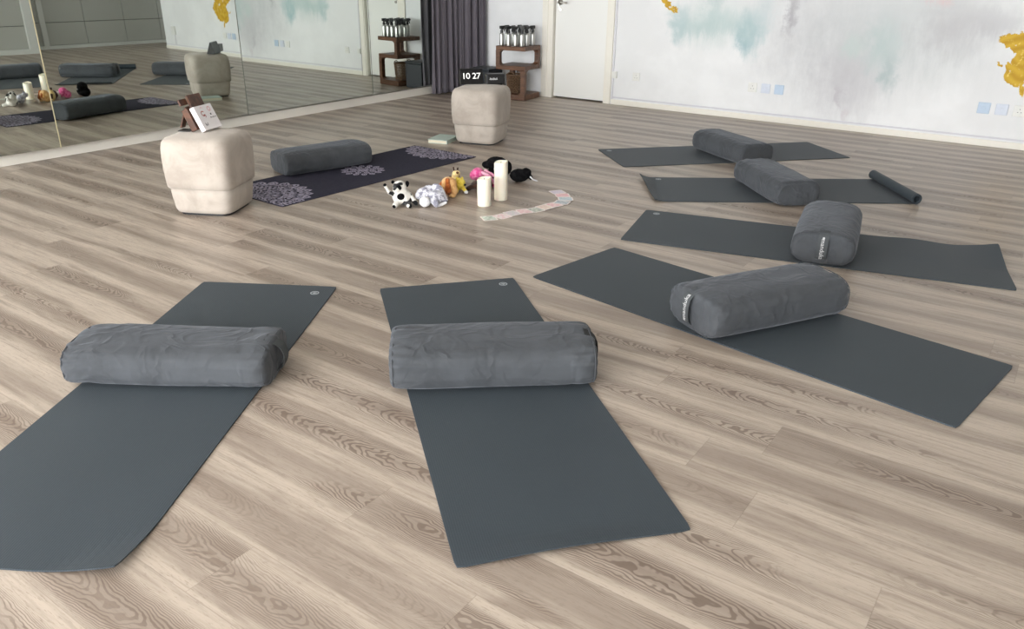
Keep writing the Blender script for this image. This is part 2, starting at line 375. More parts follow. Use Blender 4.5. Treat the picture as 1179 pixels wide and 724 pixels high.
# mirror panels, each hung at its own slight angle
M['strip_light']=plain('pale_joint_strip',lin(196,186,150),.3)
def mirror(y0,y1,xa,xb,za,zb,label):
    r=thing('mirror_panel',label,'mirror',(0,0,0),0,None)
    bm=bmesh.new()
    def prism(fa,fb,ba,bb,i=0):
        P=[(fa,y0+i),(fb,y1-i),(bb,y1-i),(ba,y0+i)]
        lo=[bm.verts.new((P[k][0],P[k][1],(za,zb,zb,za)[k]+i)) for k in range(4)]; hi=[bm.verts.new((P[k][0],P[k][1],2.45-i)) for k in range(4)]
        bm.faces.new(lo[::-1]); bm.faces.new(hi)
        for k in range(4): bm.faces.new((lo[k],lo[(k+1)%4],hi[(k+1)%4],hi[k]))
    prism(xa-.006,xb-.006,-6.10,-6.10); bm_obj('backing',bm,M['mirror_edge'],r)
    bm=bmesh.new(); prism(xa,xb,xa-.006,xb-.006,.0015); bm_obj('glass',bm,M['mirror'],r)
    bm=bmesh.new(); box(bm,xb-.004,xb+.0015,y1-.005,y1+.001,zb,2.45); bm_obj('joint_strip',bm,M['strip_light'] if y0<2 else M['mirror_edge'],r)
mirror(1.27,2.824,-6.055,-5.965,.080,.086,'mirror panel at the left edge of the photo, reflecting the white candles')
mirror(2.8255,4.4335,-5.985,-5.918,.083,.114,'wide mirror panel behind the cream stool nearest the camera')
mirror(4.436,6.033,-6.01,-5.98,.096,.104,'mirror panel right of the dark seam, reflecting the mural wall')
mirror(6.036,7.60,-6.02,-5.985,.094,.112,'mirror panel beside the mauve curtain, reflecting the corner shelf')

# door
d=struct(simple_box('door_1',(-4.832,-4.193,YM+.035,YM+.075,.014,2.03),M['door'],bev=.003))
bm=bmesh.new()
HX=-4.775; HZ=.985
def cyl(bm,c,r,h,axis='Z',n=20,r2=None):
    m={'Z':Matrix.Identity(4),'Y':Matrix.Rotation(PI/2,4,'X'),'X':Matrix.Rotation(PI/2,4,'Y')}[axis]
    bmesh.ops.create_cone(bm,cap_ends=True,segments=n,radius1=r,radius2=r if r2 is None else r2,depth=h,matrix=Matrix.Translation(c)@m)
cyl(bm,(HX,YM+.028,HZ),.027,.014,'Y'); tube(bm,[(HX,YM+.025,HZ),(HX,YM-.02,HZ),(HX+.012,YM-.028,HZ),(HX+.11,YM-.028,HZ-.004)],.009,10)
bm_obj('handle',bm,M['metal'],d,smooth=True)
bm=bmesh.new(); box(bm,-4.80,-4.79,YM+.03,YM+.04,.93,1.03); cyl(bm,(HX,YM+.03,HZ-.07),.016,.01,'Y'); bm_obj('keyhole_plate',bm,M['metal'],d)
bm=bmesh.new()
box(bm,-4.972,-4.90,YM-.018,YM+.01,0,2.10,bev=.004,seg=1); box(bm,-4.90,-4.84,YM-.006,YM+.12,0,2.10); box(bm,-4.972,-4.098,YM-.018,YM+.01,2.04,2.13,bev=.004,seg=1)
box(bm,-4.185,-4.135,YM-.006,YM+.12,0,2.10); box(bm,-4.172,-4.098,YM-.018,YM+.01,0,2.10,bev=.004,seg=1)
struct(bm_obj('trim_9',bm,M['trim']))
struct(simple_box('door_gap_shade',(-4.84,-4.185,YM+.09,YM+.14,0,2.05),M['gapdark']))  # near-black sheet behind the door, stands in for shade in its gaps

# sockets and switches on the mural wall
def plate(x,z,w,h,kind,label,cat,group=None,name='wall_socket'):
    r=thing(name,label,cat,(x,YM,z),0,group)
    m={'socket':M['socket'],'blue':M['blueplate'],'pale':M['paleblue'],'box':M['socket']}[kind]
    dpt=.030 if kind=='box' else .010
    bm=bmesh.new(); box(bm,-w/2,w/2,-dpt,0,-h/2,h/2,bev=.004); bm_obj('face_plate',bm,m,r)
    if kind in('socket',):
        bm=bmesh.new()
        for (a,b,ww,hh) in ((0,.014,.004,.008),(-.012,-.010,.007,.004),(.012,-.010,.007,.004)): box(bm,a-ww/2,a+ww/2,-dpt-.0006,-dpt+.002,b-hh/2,b+hh/2)
        bm_obj('pin_holes',bm,M['ink'],r)
    else:
        bm=bmesh.new(); box(bm,-.012,.012,-dpt-.003,-dpt+.002,-.012,.012,bev=.001,seg=1); bm_obj('rocker',bm,m,r)
plate(-4.058,.302,.055,.066,'box','small surface mounted white box on the vertical conduit beside the door','socket box')
plate(-3.812,.300,.080,.080,'socket','white three pin socket just right of the door conduit','wall socket')
plate(-2.588,.300,.086,.086,'socket','white three pin socket left of two pale plates under the teal paint','wall socket')
plate(-2.462,.300,.086,.086,'pale','faint blue filmed plate, middle of three under the teal paint','wall plate',name='wall_plate')
plate(-2.335,.300,.086,.086,'blue','stronger blue filmed plate, rightmost of three under the teal paint','wall plate',name='wall_plate')
plate(-.650,.302,.090,.088,'blue','blue filmed plate left of the group under the golden flower','wall plate',name='wall_plate')
plate(-.522,.302,.090,.088,'pale','faint blue filmed plate, middle of three under the golden flower','wall plate',name='wall_plate')
plate(-.395,.302,.090,.088,'socket','white three pin socket under the golden flower at the right photo edge','wall socket')
plate(1.13,.30,.11,.13,'box','large white box low on the mural, seen only in the mirror','socket box')
struct(simple_box('trim_11',(1.115,1.13,YM-.010,YM,.08,.236),M['conduit']))

# ------------------------------------------------------------------ curtain
def curtain():
    path=[Vector(p) for p in ((-5.955,6.93),(-5.93,7.10),(-5.88,7.26),(-5.83,7.42),(-5.78,7.555),(-5.70,7.575))]
    # arclength resample
    L=[0]
    for a,b in zip(path,path[1:]): L.append(L[-1]+(b-a).length)
    def at(s):
        s=min(max(s,0),L[-1]-1e-6)
        for i in range(len(path)-1):
            if s<=L[i+1]: 
                k=(s-L[i])/(L[i+1]-L[i]); d=(path[i+1]-path[i]).normalized(); return path[i].lerp(path[i+1],k),Vector((d.y,-d.x))
    NU,NZ=260,40; bm=bmesh.new(); G=[]
    for iz in range(NZ+1):
        z=.016+(2.595-.016)*iz/NZ; row=[]
        for iu in range(NU+1):
            s=iu/NU; q,nr=at(s*L[-1])
            ph=s*2*PI*9+1.1*math.sin(s*13)+.25*math.sin(z*2.1+s*7)
            amp=.030*(.75+.45*math.sin(s*17+1))*(1-.15*z/2.6)
            off=amp*math.sin(ph)+.010*math.sin(ph*2+z)+.018*math.sin(s*9+z*1.2)
            fl=(1-z/2.6)
            p2=q+nr*(off+.012*fl*math.sin(s*5))
            row.append(bm.verts.new((p2.x+.03*fl*(s-.3)*0.5,min(p2.y,7.615),z)))
        G.append(row)
    for a,b in zip(G,G[1:]):
        for j in range(NU): bm.faces.new((a[j],a[j+1],b[j+1],b[j]))
    o=bm_obj('curtain',bm,M['curtain'],smooth=True)
    md=o.modifiers.new('thick','SOLIDIFY'); md.thickness=.003
    tag(o,'mauve grey pleated curtain hanging in the corner beside the mirror','curtain')
curtain()

# ------------------------------------------------------------------ yoga mats
MT=.005
def mat_mesh(L,w,hf=None,nx=72,ny=24,shape=None):
    """slab, x along the length, y across, centre origin; hf lifts the rubber"""
    bm=bmesh.new(); T=[];B=[]
    for i in range(nx+1):
        a=[];b=[]
        for j in range(ny+1):
            x=-L/2+L*i/nx; y=-w/2+w*j/ny
            # soften the four corners
            cx=max(0,abs(x)-(L/2-.012)); cy=max(0,abs(y)-(w/2-.012))
            if cx>0 and cy>0:
                d=math.hypot(cx,cy)
                if d>.012: x=math.copysign(L/2-.012+cx*.012/d,x); y=math.copysign(w/2-.012+cy*.012/d,y)
            z=hf(x,y) if hf else 0
            a.append(bm.verts.new((x,y,z+MT))); b.append(bm.verts.new((x,y,z+.0004)))
        T.append(a);B.append(b)
    for i in range(nx):
        for j in range(ny):
            bm.faces.new((T[i][j],T[i+1][j],T[i+1][j+1],T[i][j+1])); bm.faces.new((B[i][j],B[i][j+1],B[i+1][j+1],B[i+1][j]))
    for i in range(nx):
        bm.faces.new((T[i][0],B[i][0],B[i+1][0],T[i+1][0])); bm.faces.new((T[i][ny],T[i+1][ny],B[i+1][ny],B[i][ny]))
    for j in range(ny):
        bm.faces.new((T[0][j],T[0][j+1],B[0][j+1],B[0][j])); bm.faces.new((T[nx][j],B[nx][j],B[nx][j+1],T[nx][j+1]))
    return bm
def emblem(parent,x,y,rz,z=MT):
    bm=bmesh.new(); n=28; R=.019; r=.0145
    A=[];B=[]
    for k in range(n):
        c,s=math.cos(2*PI*k/n),math.sin(2*PI*k/n); A.append(bm.verts.new((R*c,R*s,.0006))); B.append(bm.verts.new((r*c,r*s,.0006)))
    for k in range(n): bm.faces.new((A[k],A[(k+1)%n],B[(k+1)%n],B[k]))
    def petal(ang,l,w,x0=0):
        P=[(x0,0),(x0+l*.5,w),(x0+l,0),(x0+l*.5,-w)]; c,s=math.cos(ang),math.sin(ang)
        bm.faces.new([bm.verts.new((a*c-b*s,a*s+b*c-.003,.0006)) for a,b in P])
    for ang in (20,55,90,125,160): petal(math.radians(ang),.012,.0028)
    petal(math.radians(250),.008,.002); petal(math.radians(290),.008,.002)
    bmesh.ops.translate(bm,vec=(0,0,.0008),verts=bm.verts[:])
    o=bm_obj('emblem',bm,M['emblem'],parent); md=o.modifiers.new('s','SOLIDIFY'); md.thickness=.001; md.offset=0; o.location=(x,y,z); o.rotation_euler=(0,0,rz); o['label']='small silver round emblem print'
    return o
def ymat(cx,cy,th,L,w,label,hf=None,em=None,emr=0):
    r=thing('yoga_mat',label,'yoga mat',(cx,cy,0),th)
    bm_obj('rubber_sheet',mat_mesh(L,w,hf),M['mat'],r,smooth=False)
    if em: emblem(r,em[0],em[1],emr,MT+(hf(*em) if hf else 0)+.0001)
    return r
def frame_centre(x,y,th,lx,ly):
    return x+lx*math.cos(th)-ly*math.sin(th), y+lx*math.sin(th)+ly*math.cos(th)
LM=1.834; W=.61
def from_fit_AB(x,y,th):  # fitted with x=width, y=length
    c=frame_centre(x,y,th,W/2,LM/2); return c[0],c[1],th+PI/2
def from_fit(x,y,th):
    c=frame_centre(x,y,th,LM/2,W/2); return c[0],c[1],th
def bumpf(x0,y0,r,h):
    return lambda x,y: h*math.exp(-((x-x0)**2+(y-y0)**2)/(r*r))
# A : length axis x, +x = far end
def hA(x,y):
    d=(-x-LM/2+.10)+(-y-W/2+.10)      # near right corner kicks up
    return .028*max(0,(d)/.2)**1.5 if d>0 else 0
ymat(*from_fit_AB(-2.095,.349,.537),LM,W,'slate yoga mat at the lower left, one near corner turned up',hA,em=(LM/2-.085,-W/2+.075),emr=-PI/2)
def hB(x,y):
    return .012*math.exp(-((x+LM/2)/.05)**2)*max(0,.5+.5*math.sin(y*9+1.2))
ymat(*from_fit_AB(-.95,1.141,.863),LM,W,'slate yoga mat at the bottom centre, running to the lower photo edge',hB,em=(LM/2-.07,-W/2+.065),emr=-PI/2)
ymat(*from_fit(-1.887,2.863,-.17),LM,W,'slate yoga mat with no visible emblem, third from the left, crossing lower right',None)
def hD(x,y):
    e=max(0,(x-.25)/(LM/2-.25)); s=max(0,(y+.05)/(W/2+.05))
    return e*s*(.010+.010*math.sin(x*16)) + .016*max(0,(x-LM/2+.1)/.1)**2*max(0,y/(W/2))
ymat(*from_fit(-1.822,3.6,.235),LM,W,'slate yoga mat with a wavy far edge, under the bolster facing the camera',hD,em=(-LM/2+.075,W/2-.065),emr=0)
ymat(*from_fit(-2.597,5.109,.827),LM,W,'slate yoga mat farthest back, nearest the mural wall',None,em=(-LM/2+.07,W/2-.075),emr=0)

# mat E: left edge curled, right end rolled into a tube
def mat_rolled():
    th=math.atan2(.933,1.303); 
    n=Vector((-math.sin(th),math.cos(th),0))
    near0=Vector((-1.972,4.424,0)); c0=near0+n*(W/2)
    d=Vector((math.cos(th),math.sin(th),0))
    r=thing('yoga_mat','slate yoga mat with its right end rolled into a tube','yoga mat',c0[:],th)
    Lflat=1.565; x0=-.045
    # sheet profile (x,z) of the top side
    prof=[]
    for k in range(8):
        f=k/8; prof.append((x0+.05*f,None,f))
    bm=bmesh.new(); ny=20; nx=60; T=[];B=[]
    for i in range(nx+1):
        x=x0+(Lflat-x0)*i/nx; a=[];b=[]
        for j in range(ny+1):
            y=-W/2+W*j/ny; e=max(0,1-(x-x0)/.09)
            z=.030*e**2*(.35+.65*max(0,(y+W/2)/W)) + .004*e*math.sin(y*14)
            a.append(bm.verts.new((x,y,z+MT))); b.append(bm.verts.new((x,y,z+.0004)))
        T.append(a);B.append(b)
    for i in range(nx):
        for j in range(ny):
            bm.faces.new((T[i][j],T[i+1][j],T[i+1][j+1],T[i][j+1])); bm.faces.new((B[i][j],B[i][j+1],B[i+1][j+1],B[i+1][j]))
    for i in range(nx):
        bm.faces.new((T[i][0],B[i][0],B[i+1][0],T[i+1][0])); bm.faces.new((T[i][ny],T[i+1][ny],B[i+1][ny],B[i][ny]))
    for j in range(ny):
        bm.faces.new((T[0][j],T[0][j+1],B[0][j+1],B[0][j])); bm.faces.new((T[nx][j],B[nx][j],B[nx][j+1],T[nx][j+1]))
    bm_obj('rubber_sheet',bm,M['mat'],r)
    # spiral tube
    R=.034; bm=bmesh.new(); N=110; turns=1.9; Lr=.645
    A=[];C=[]
    for i in range(N+1):
        a=-PI/2+turns*2*PI*i/N; ro=R-.0058*(turns*i/N); 
        sk=.0
        P=[]
        for rr,y in ((ro,-W/2-.012),(ro,W/2+.01),(ro-.0048,W/2+.01),(ro-.0048,-W/2-.012)):
            P.append(bm.verts.new((Lflat+math.cos(a)*rr,y,R+.0006+math.sin(a)*rr)))
        A.append(P)
    for P,Q in zip(A,A[1:]):
        for k in range(4): bm.faces.new((P[k],P[(k+1)%4],Q[(k+1)%4],Q[k]))
    bm.faces.new(A[0]); bm.faces.new(A[-1])
    bm_obj('rolled_end',bm,M['mat'],r)
    emblem(r,.075,W/2-.06,0,MT+.0003)
mat_rolled()

# violet mat with mandala prints
def violet():
    th=math.radians(87.5); L,w=1.78,.64
    r=thing('yoga_mat','dark violet yoga mat printed with three lavender mandalas','yoga mat',(-3.996,3.845,0),th)
    bm_obj('suede_sheet',mat_mesh(L,w),M['purple'],r)
    def mandala(cx,cy,R,small=False):
        bm=bmesh.new()
        def ring(n,r0,r1,fill,off,tip=1.0,inner=True):
            for k in range(n):
                a=2*PI*(k+off)/n; da=PI/n*fill
                P=[]
                for s in (0,.25,.5,.75,1.):
                    ww=da*math.sin(PI*(.22+.78*s)*1.0)**.8 if s<1 else 0
                    P.append((r0+(r1-r0)*s,ww))
                def pts(k1,k2):
                    l=[((rr-rm)*k1+rm,aa*k2) for rr,aa in P for rm in [(r0+r1)/2]]
                    out=[(q[0]*math.cos(a+q[1]),q[0]*math.sin(a+q[1])) for q in l]+[(q[0]*math.cos(a-q[1]),q[0]*math.sin(a-q[1])) for q in l[-2::-1]]
                    return out
                o=pts(1,1); i=pts(.62,.55)
                vo=[bm.verts.new((x,y,0)) for x,y in o]; vi=[bm.verts.new((x,y,0)) for x,y in i]
                m=len(vo)
                for q in range(m): bm.faces.new((vo[q],vo[(q+1)%m],vi[(q+1)%m],vi[q]))
                j=pts(.30,.22)
                bm.faces.new([bm.verts.new((x,y,0)) for x,y in j])
        for (n,r0,r1,fl,of) in ((8,.04,.34,.8,0),(8,.34,.66,.72,.5),(14,.66,1.0,.74,0)) if small else ((8,.02,.20,.95,0),(8,.10,.34,.9,.5),(12,.26,.50,.92,0),(12,.38,.62,.88,.5),(16,.52,.78,.94,0),(16,.66,.9,.85,.5),(24,.78,1.0,.9,.25)):
            ring(n,r0*R,r1*R,fl,of)
        bmesh.ops.translate(bm,vec=(cx,cy,0),verts=bm.verts[:])
        for co,no in (((L/2-.006,0,0),(1,0,0)),((-L/2+.006,0,0),(-1,0,0)),((0,w/2-.006,0),(0,1,0)),((0,-w/2+.006,0),(0,-1,0))):
            bmesh.ops.bisect_plane(bm,geom=bm.verts[:]+bm.edges[:]+bm.faces[:],plane_co=co,plane_no=no,clear_outer=True)
        bmesh.ops.translate(bm,vec=(0,0,MT+.0006),verts=bm.verts[:])
        o=bm_obj('mandala_print',bm,M['mandala'],r); o['label']='lavender petal mandala print'
        md=o.modifiers.new('s','SOLIDIFY'); md.thickness=.0008
    mandala(-L/2+.05,.0,.345); mandala(.04,0,.155,True); mandala(L/2+.04,.0,.335)
violet()

# ------------------------------------------------------------------ bolsters
def bolster(cx,cy,th,l,w,h,label,seed,strap=None,text=False,wr=1.0,z0=MT,n=3.1,m=12.,tilt=0.,mat=None):
    r=thing('yoga_bolster',label,'bolster',(cx,cy,z0+.0006),th)
    bm=bmesh.new(); NU,NV=64,72; rows=[]
    sd=Vector((seed*3.1,seed*7.7,seed*1.3))
    def surf(ph,t):
        c=abs(math.cos(ph))**(2/m); s=sg(math.sin(ph),2/m)
        # end caps stay nearly flat
        return Vector((l/2*s, w/2*c*sg(math.cos(t),2/n), h/2*c*sg(math.sin(t),2/n)))
    for i in range(NU+1):
        u=-1+2*i/NU; ph=(PI/2)*math.copysign(1-(1-abs(u))**1.35,u) if abs(u)<1 else PI/2*u
        row=[]
        for j in range(NV):
            t=2*PI*j/NV; q=surf(ph,t)
            nv=Vector((q.x*.15,q.y/w,q.z/h)); nv.normalize()
            a=noise.noise(q*6+sd)*.006; b=noise.noise(Vector((q.x*7,q.y*9,q.z*9))+sd)
            a+=-.008*max(0,1-abs(b)*4)*wr*max(0,min(1,1-abs(q.x)/(l/2)*.8))
            # radiating puckers near the ends
            e=max(0,abs(q.x)/(l/2)-.55)/.45
            a+=.0028*wr*e*math.sin(t*17+seed+3*noise.noise(q*5+sd))*min(1,math.cos(ph)*3)
            # slight sag in the middle of the top
            q=q+nv*a
            if q.z<-h*.40: q.z=-h*.40+(q.z+h*.40)*.55
            row.append(bm.verts.new((q.x,q.y,q.z)))
            if i in (0,NU): break
        rows.append(row)
    for A,B in zip(rows,rows[1:]):
        for j in range(NV):
            if len(A)==1: bm.faces.new((A[0],B[(j+1)%NV],B[j]))
            elif len(B)==1: bm.faces.new((A[j],A[(j+1)%NV],B[0]))
            else: bm.faces.new((A[j],A[(j+1)%NV],B[(j+1)%NV],B[j]))
    zmin=min(v.co.z for v in bm.verts)
    bmesh.ops.translate(bm,vec=(0,0,-zmin),verts=bm.verts[:]); zc=-zmin
    bm_obj('cover',bm,mat or M['bolster'],r,smooth=True)
    # end seams
    for s in (-1,1):
        bm=bmesh.new(); ph=s*math.asin(min(1,(.962)**(m/2))); pts=[]
        for j in range(64):
            t=2*PI*j/64; q=surf(ph,t)*1.0; q.z=max(q.z,-h*.445 if False else zmin+.004); pts.append((q.x,q.y*1.0,q.z*1.0+zc))
        tube(bm,pts,.0020,6,closed=True); bm_obj('end_seam',bm,M['bolster'],r,smooth=True)
    if strap:
        s,yc,stand,col,updown=strap   # end sign, offset across, stand-off, material, text direction
        path=[]
        K=18
        for k in range(K+1):
            f=k/K; z=(h-.016)*(1-f)+.020*f
            bulge=math.sin(PI*f)**.7
            path.append(Vector((s*(l/2-.012+.016*min(1,bulge*1.6)+stand*bulge),0,z)))
        path=[Vector((s*(l/2-.035),0,h-.006))]+path+[Vector((s*(l/2-.03),0,.012))]
        bm=bmesh.new(); sw=.024; rows=[]
        for i,pnt in enumerate(path):
            t=(path[min(i+1,len(path)-1)]-path[max(i-1,0)]).normalized(); nr=Vector((t.z*-1,0,t.x))*s*1.
            if nr.x*s<0: nr=-nr
            rows.append([bm.verts.new((pnt.x+nr.x*q,yc+ys*sw,pnt.z+nr.z*q)) for q,ys in ((.0012,-1),(.0012,1),(-.0012,1),(-.0012,-1))])
        for A,B in zip(rows,rows[1:]):
            for k in range(4): bm.faces.new((A[k],A[(k+1)%4],B[(k+1)%4],B[k]))
        bm.faces.new(rows[0]); bm.faces.new(rows[-1])
        so=bm_obj('strap',bm,col,r)
        if text:
            tb=text_bm('manduka',.042,.0003,1.02,.0004)
            # length along text x -> along path (top->down if updown>0)
            L=[0]
            for a,b in zip(path,path[1:]): L.append(L[-1]+(b-a).length)
            def at(sv):
                sv=min(max(sv,0),L[-1]-1e-6)
                for i in range(len(path)-1):
                    if sv<=L[i+1]:
                        k=(sv-L[i])/(L[i+1]-L[i]); t=(path[i+1]-path[i]).normalized(); nr=Vector((-t.z,0,t.x)); 
                        if nr.x*s<0: nr=-nr
                        return path[i].lerp(path[i+1],k),nr
            mid=L[-1]*.5+.010*updown
            k=text if isinstance(text,float) else 1.
            # a small round mark with it
            bmesh.ops.create_circle(tb,cap_ends=True,segments=14,radius=.008,matrix=Matrix.Translation((-.082,.0,.0006)))
            for v in tb.verts:
                xx,yy,zz=v.co; sv=mid+updown*xx*k; q,nr=at(sv)
                across=updown*yy*k*( s)   # keeps the letters readable, not mirrored
                qq=q+nr*(.0018+max(0,zz)); v.co=Vector((qq.x,yc-across if False else yc+across,qq.z))
            bm_obj('lettering',tb,M['print'],so)
    return r
B_=[(-2.345,1.350,.590,.690,.290,.146),(-1.467,1.987,.689,.70,.304,.160),(-.886,3.036,1.046,.69,.325,.172),(-.916,4.149,1.754,.655,.306,.170),(-1.488,5.046,2.33,.649,.303,.164),(-2.11,5.917,2.547,.65,.305,.164),(-4.278,3.775,1.302,.658,.305,.160)]
bolster(*B_[0],'grey suede bolster with a hanging webbing loop, lying across the lower left mat',1,strap=(1,.0,.026,M['strap'],1),wr=1.2)
bolster(*B_[1],'grey creased bolster lying across the bottom centre mat',2,strap=(1,.0,.010,M['strapblack'],1),wr=1.5)
bolster(*B_[2],'grey bolster pointing its lettered strap end towards the left on the third mat',3,strap=(-1,.012,.018,M['strap'],-1),text=.68,wr=1.1)
bolster(*B_[3],'grey bolster seen end-on with an upright white lettered strap',4,strap=(-1,.0,.004,M['strap'],1),text=.68,wr=.5)
bolster(*B_[4],'grey bolster lying across the mat with the rolled end',5,strap=(1,.0,.010,M['strapblack'],1),wr=1.1)
bolster(*B_[5],'grey bolster lying across the mat farthest back',6,strap=(1,.0,.010,M['strapblack'],1),wr=.7)
bolster(*B_[6],'grey bolster lying on the edge of the violet mandala mat',7,wr=.5)

# ------------------------------------------------------------------ stools
def stool(cx,cy,rz,label,k=1.0):
    r=thing('pouf_stool',label,'stool',(cx,cy,0),rz)
    def sec(bm,prof,n=80,e=6.2):
        rings=[]
        for a,z in prof:
            rings.append([bm.verts.new((a*sg(math.cos(2*PI*j/n),2/e),a*sg(math.sin(2*PI*j/n),2/e),z)) for j in range(n)])
        for A,B in zip(rings,rings[1:]):
            for j in range(n): bm.faces.new((A[j],A[(j+1)%n],B[(j+1)%n],B[j]))
        bm.faces.new(rings[0][::-1]); bm.faces.new(rings[-1])
    bm=bmesh.new(); sec(bm,[(.150*k,0),(.155*k,.001),(.155*k,.014),(.15*k,.015)]); bm_obj('plinth',bm,M['black'],r)
    bm=bmesh.new(); sec(bm,[(.12*k,.012),(.158*k,.0125),(.170*k,.018),(.178*k,.04),(.185*k,.10),(.190*k,.157),(.188*k,.1575),(.17*k,.168)]); bm_obj('lower_body',bm,M['velvet'],r,smooth=True)
    bm=bmesh.new(); P=[(.17*k,.158),(.195*k,.159),(.200*k,.163),(.203*k,.20),(.206*k,.26),(.207*k,.33),(.205*k,.38),(.199*k,.410),(.184*k,.429),(.16*k,.438),(.12*k,.4435),(.06*k,.446),(.01*k,.4465)]
    sec(bm,P)
    for v in bm.verts:
        d=noise.noise(v.co*9+Vector((cx*5,cy,0)))*.003; v.co+=Vector((v.co.x,v.co.y,0)).normalized()*d if v.co.length>0.05 else Vector()
    bm_obj('cushion',bm,M['velvet'],r,smooth=True)
    # vertical corner seams
    e=6.2
    for q in (PI/4,3*PI/4,5*PI/4,7*PI/4):
        bm=bmesh.new(); f=.0005
        tube(bm,[((a-f)*sg(math.cos(q),2/e),(a-f)*sg(math.sin(q),2/e),z) for a,z in P[2:9]],.0012,5); bm_obj('seam',bm,M['velvet'],r,smooth=True)
    return r
ST1=(-4.006,2.697,math.radians(27.6)); ST2=(-3.972,5.225,math.radians(15.9))
stool(*ST1,'cream velvet pouf stool nearest the camera, holding the white card box',.98)
stool(*ST2,'cream velvet pouf stool farther back, holding the black digital clock',.98)
TOP=.4475

# white card box leaning on a wooden stand, on the near stool
def leaning(parent_name,label,cat,base,yaw,tilt):
    r=thing(parent_name,label,cat,base,yaw); r.rotation_euler=(0,0,yaw); return r
yaw=math.atan2(2.854-2.658,-4.042+3.970)     # along the box's bottom edge
def card_box():
    # local: x along bottom edge, z up, -y faces the viewer
    y_=yaw
    r=thing('card_box','white oracle card box with red drawings leaning on the brown stand','card box',(-3.988,2.745,TOP+.0003),y_)
    T=Matrix.Rotation(math.radians(-26),4,'X')
    w,h,d=.160,.140,.030
    bm=bmesh.new(); box(bm,-w/2,w/2,0,d,0,h,bev=.003); bmesh.ops.transform(bm,matrix=T,verts=bm.verts[:])
    z=min(v.co.z for v in bm.verts); up=Matrix.Translation((0,0,-z)); bmesh.ops.transform(bm,matrix=up,verts=bm.verts[:]); bm_obj('carton',bm,M['white'],r)
    TT=up@T
    def flat(name,polys,mat,lab=None,e=.0008):
        bm=bmesh.new()
        for P in polys: bm.faces.new([bm.verts.new((x,-e*.6,zz)) for x,zz in P])
        bmesh.ops.solidify(bm,geom=bm.faces[:],thickness=e); bmesh.ops.transform(bm,matrix=TT,verts=bm.verts[:])
        o=bm_obj(name,bm,mat,r); 
        if lab: o['label']=lab
    def rect(a,b,c,d_): return [(a,c),(b,c),(b,d_),(a,d_)]
    def arc(cx,cz,R,a0,a1,t,n=10):
        out=[]
        for i in range(n):
            p0=a0+(a1-a0)*i/n; p1=a0+(a1-a0)*(i+1)/n
            out.append([(cx+(R-t)*math.cos(p0),cz+(R-t)*math.sin(p0)),(cx+R*math.cos(p0),cz+R*math.sin(p0)),(cx+R*math.cos(p1),cz+R*math.sin(p1)),(cx+(R-t)*math.cos(p1),cz+(R-t)*math.sin(p1))])
        return out
    flat('red_drawing',arc(-.028,.092,.016,.6,5.6,.005)+arc(-.022,.078,.010,-1.5,2.6,.004),M['red'],'red figure drawing')
    flat('pink_drawing',arc(.040,.112,.015,0,6.28,.006),M['pinkink']); flat('pink_drawing',arc(-.022,.120,.010,0,3.,.003),M['pinkink'])
    sq=[]; flat('black_dot',[rect(.030,.040,.076,.086)],M['ink'])
    for i in range(7): sq.append(rect(.018+i*.0075,.0225+i*.0075,.058+(i%2)*.003,.067-(i%3)*.002))
    flat('black_script',sq,M['ink']); sq=[]
    for i in range(4): sq.append(rect(-.052+i*.006,-.048+i*.006,.022+(i%2)*.004,.040-(i%3)*.005))
    flat('black_script',sq,M['ink'])
    # spiral-like beads on the far edge
    bm=bmesh.new()
    for i in range(6): bmesh.ops.create_uvsphere(bm,u_segments=8,v_segments=6,radius=.0035,matrix=TT@Matrix.Translation((w/2+.001,.012,.02+i*.02)))
    bm_obj('edge_beads',bm,M['red'],r,smooth=True)
card_box()
def stand():
    r=thing('wooden_stand','dark brown wooden stand rising behind the white card box on the near stool','stand',(-4.056,2.738,TOP+.0003),yaw)
    def plank(name,b,tilt,yoff=0,lab=None):
        bm=bmesh.new(); box(bm,*b,bev=.002); bmesh.ops.transform(bm,matrix=Matrix.Rotation(math.radians(-tilt),4,'X'),verts=bm.verts[:]); z=min(v.co.z for v in bm.verts)
        bmesh.ops.translate(bm,vec=(0,yoff,-z if b[4]<.01 else 0),verts=bm.verts[:]); o=bm_obj(name,bm,M['standwood'],r)
        if lab: o['label']=lab
    plank('backboard',(-.030,.088,0,.014,0,.198),22,.002)
    plank('side_block',(-.104,-.076,-.020,.020,0,.124),24,.0)
    plank('cross_piece',(-.088,-.025,.015,.027,.155,.190),22,.004,'lighter brown cross piece')
    plank('prop_leg',(-.02,.02,.0,.010,0,.130),-24,.150)
stand()
# dark phone-like slip at the left
r=thing('dark_card','flat black card lying left of the wooden stand on the near stool','card',(-4.085,2.640,TOP+.0003),yaw+.2)
bm=bmesh.new(); box(bm,-.02,.05,-.02,.05,0,.005,bev=.002); bm_obj('slip',bm,M['black'],r)

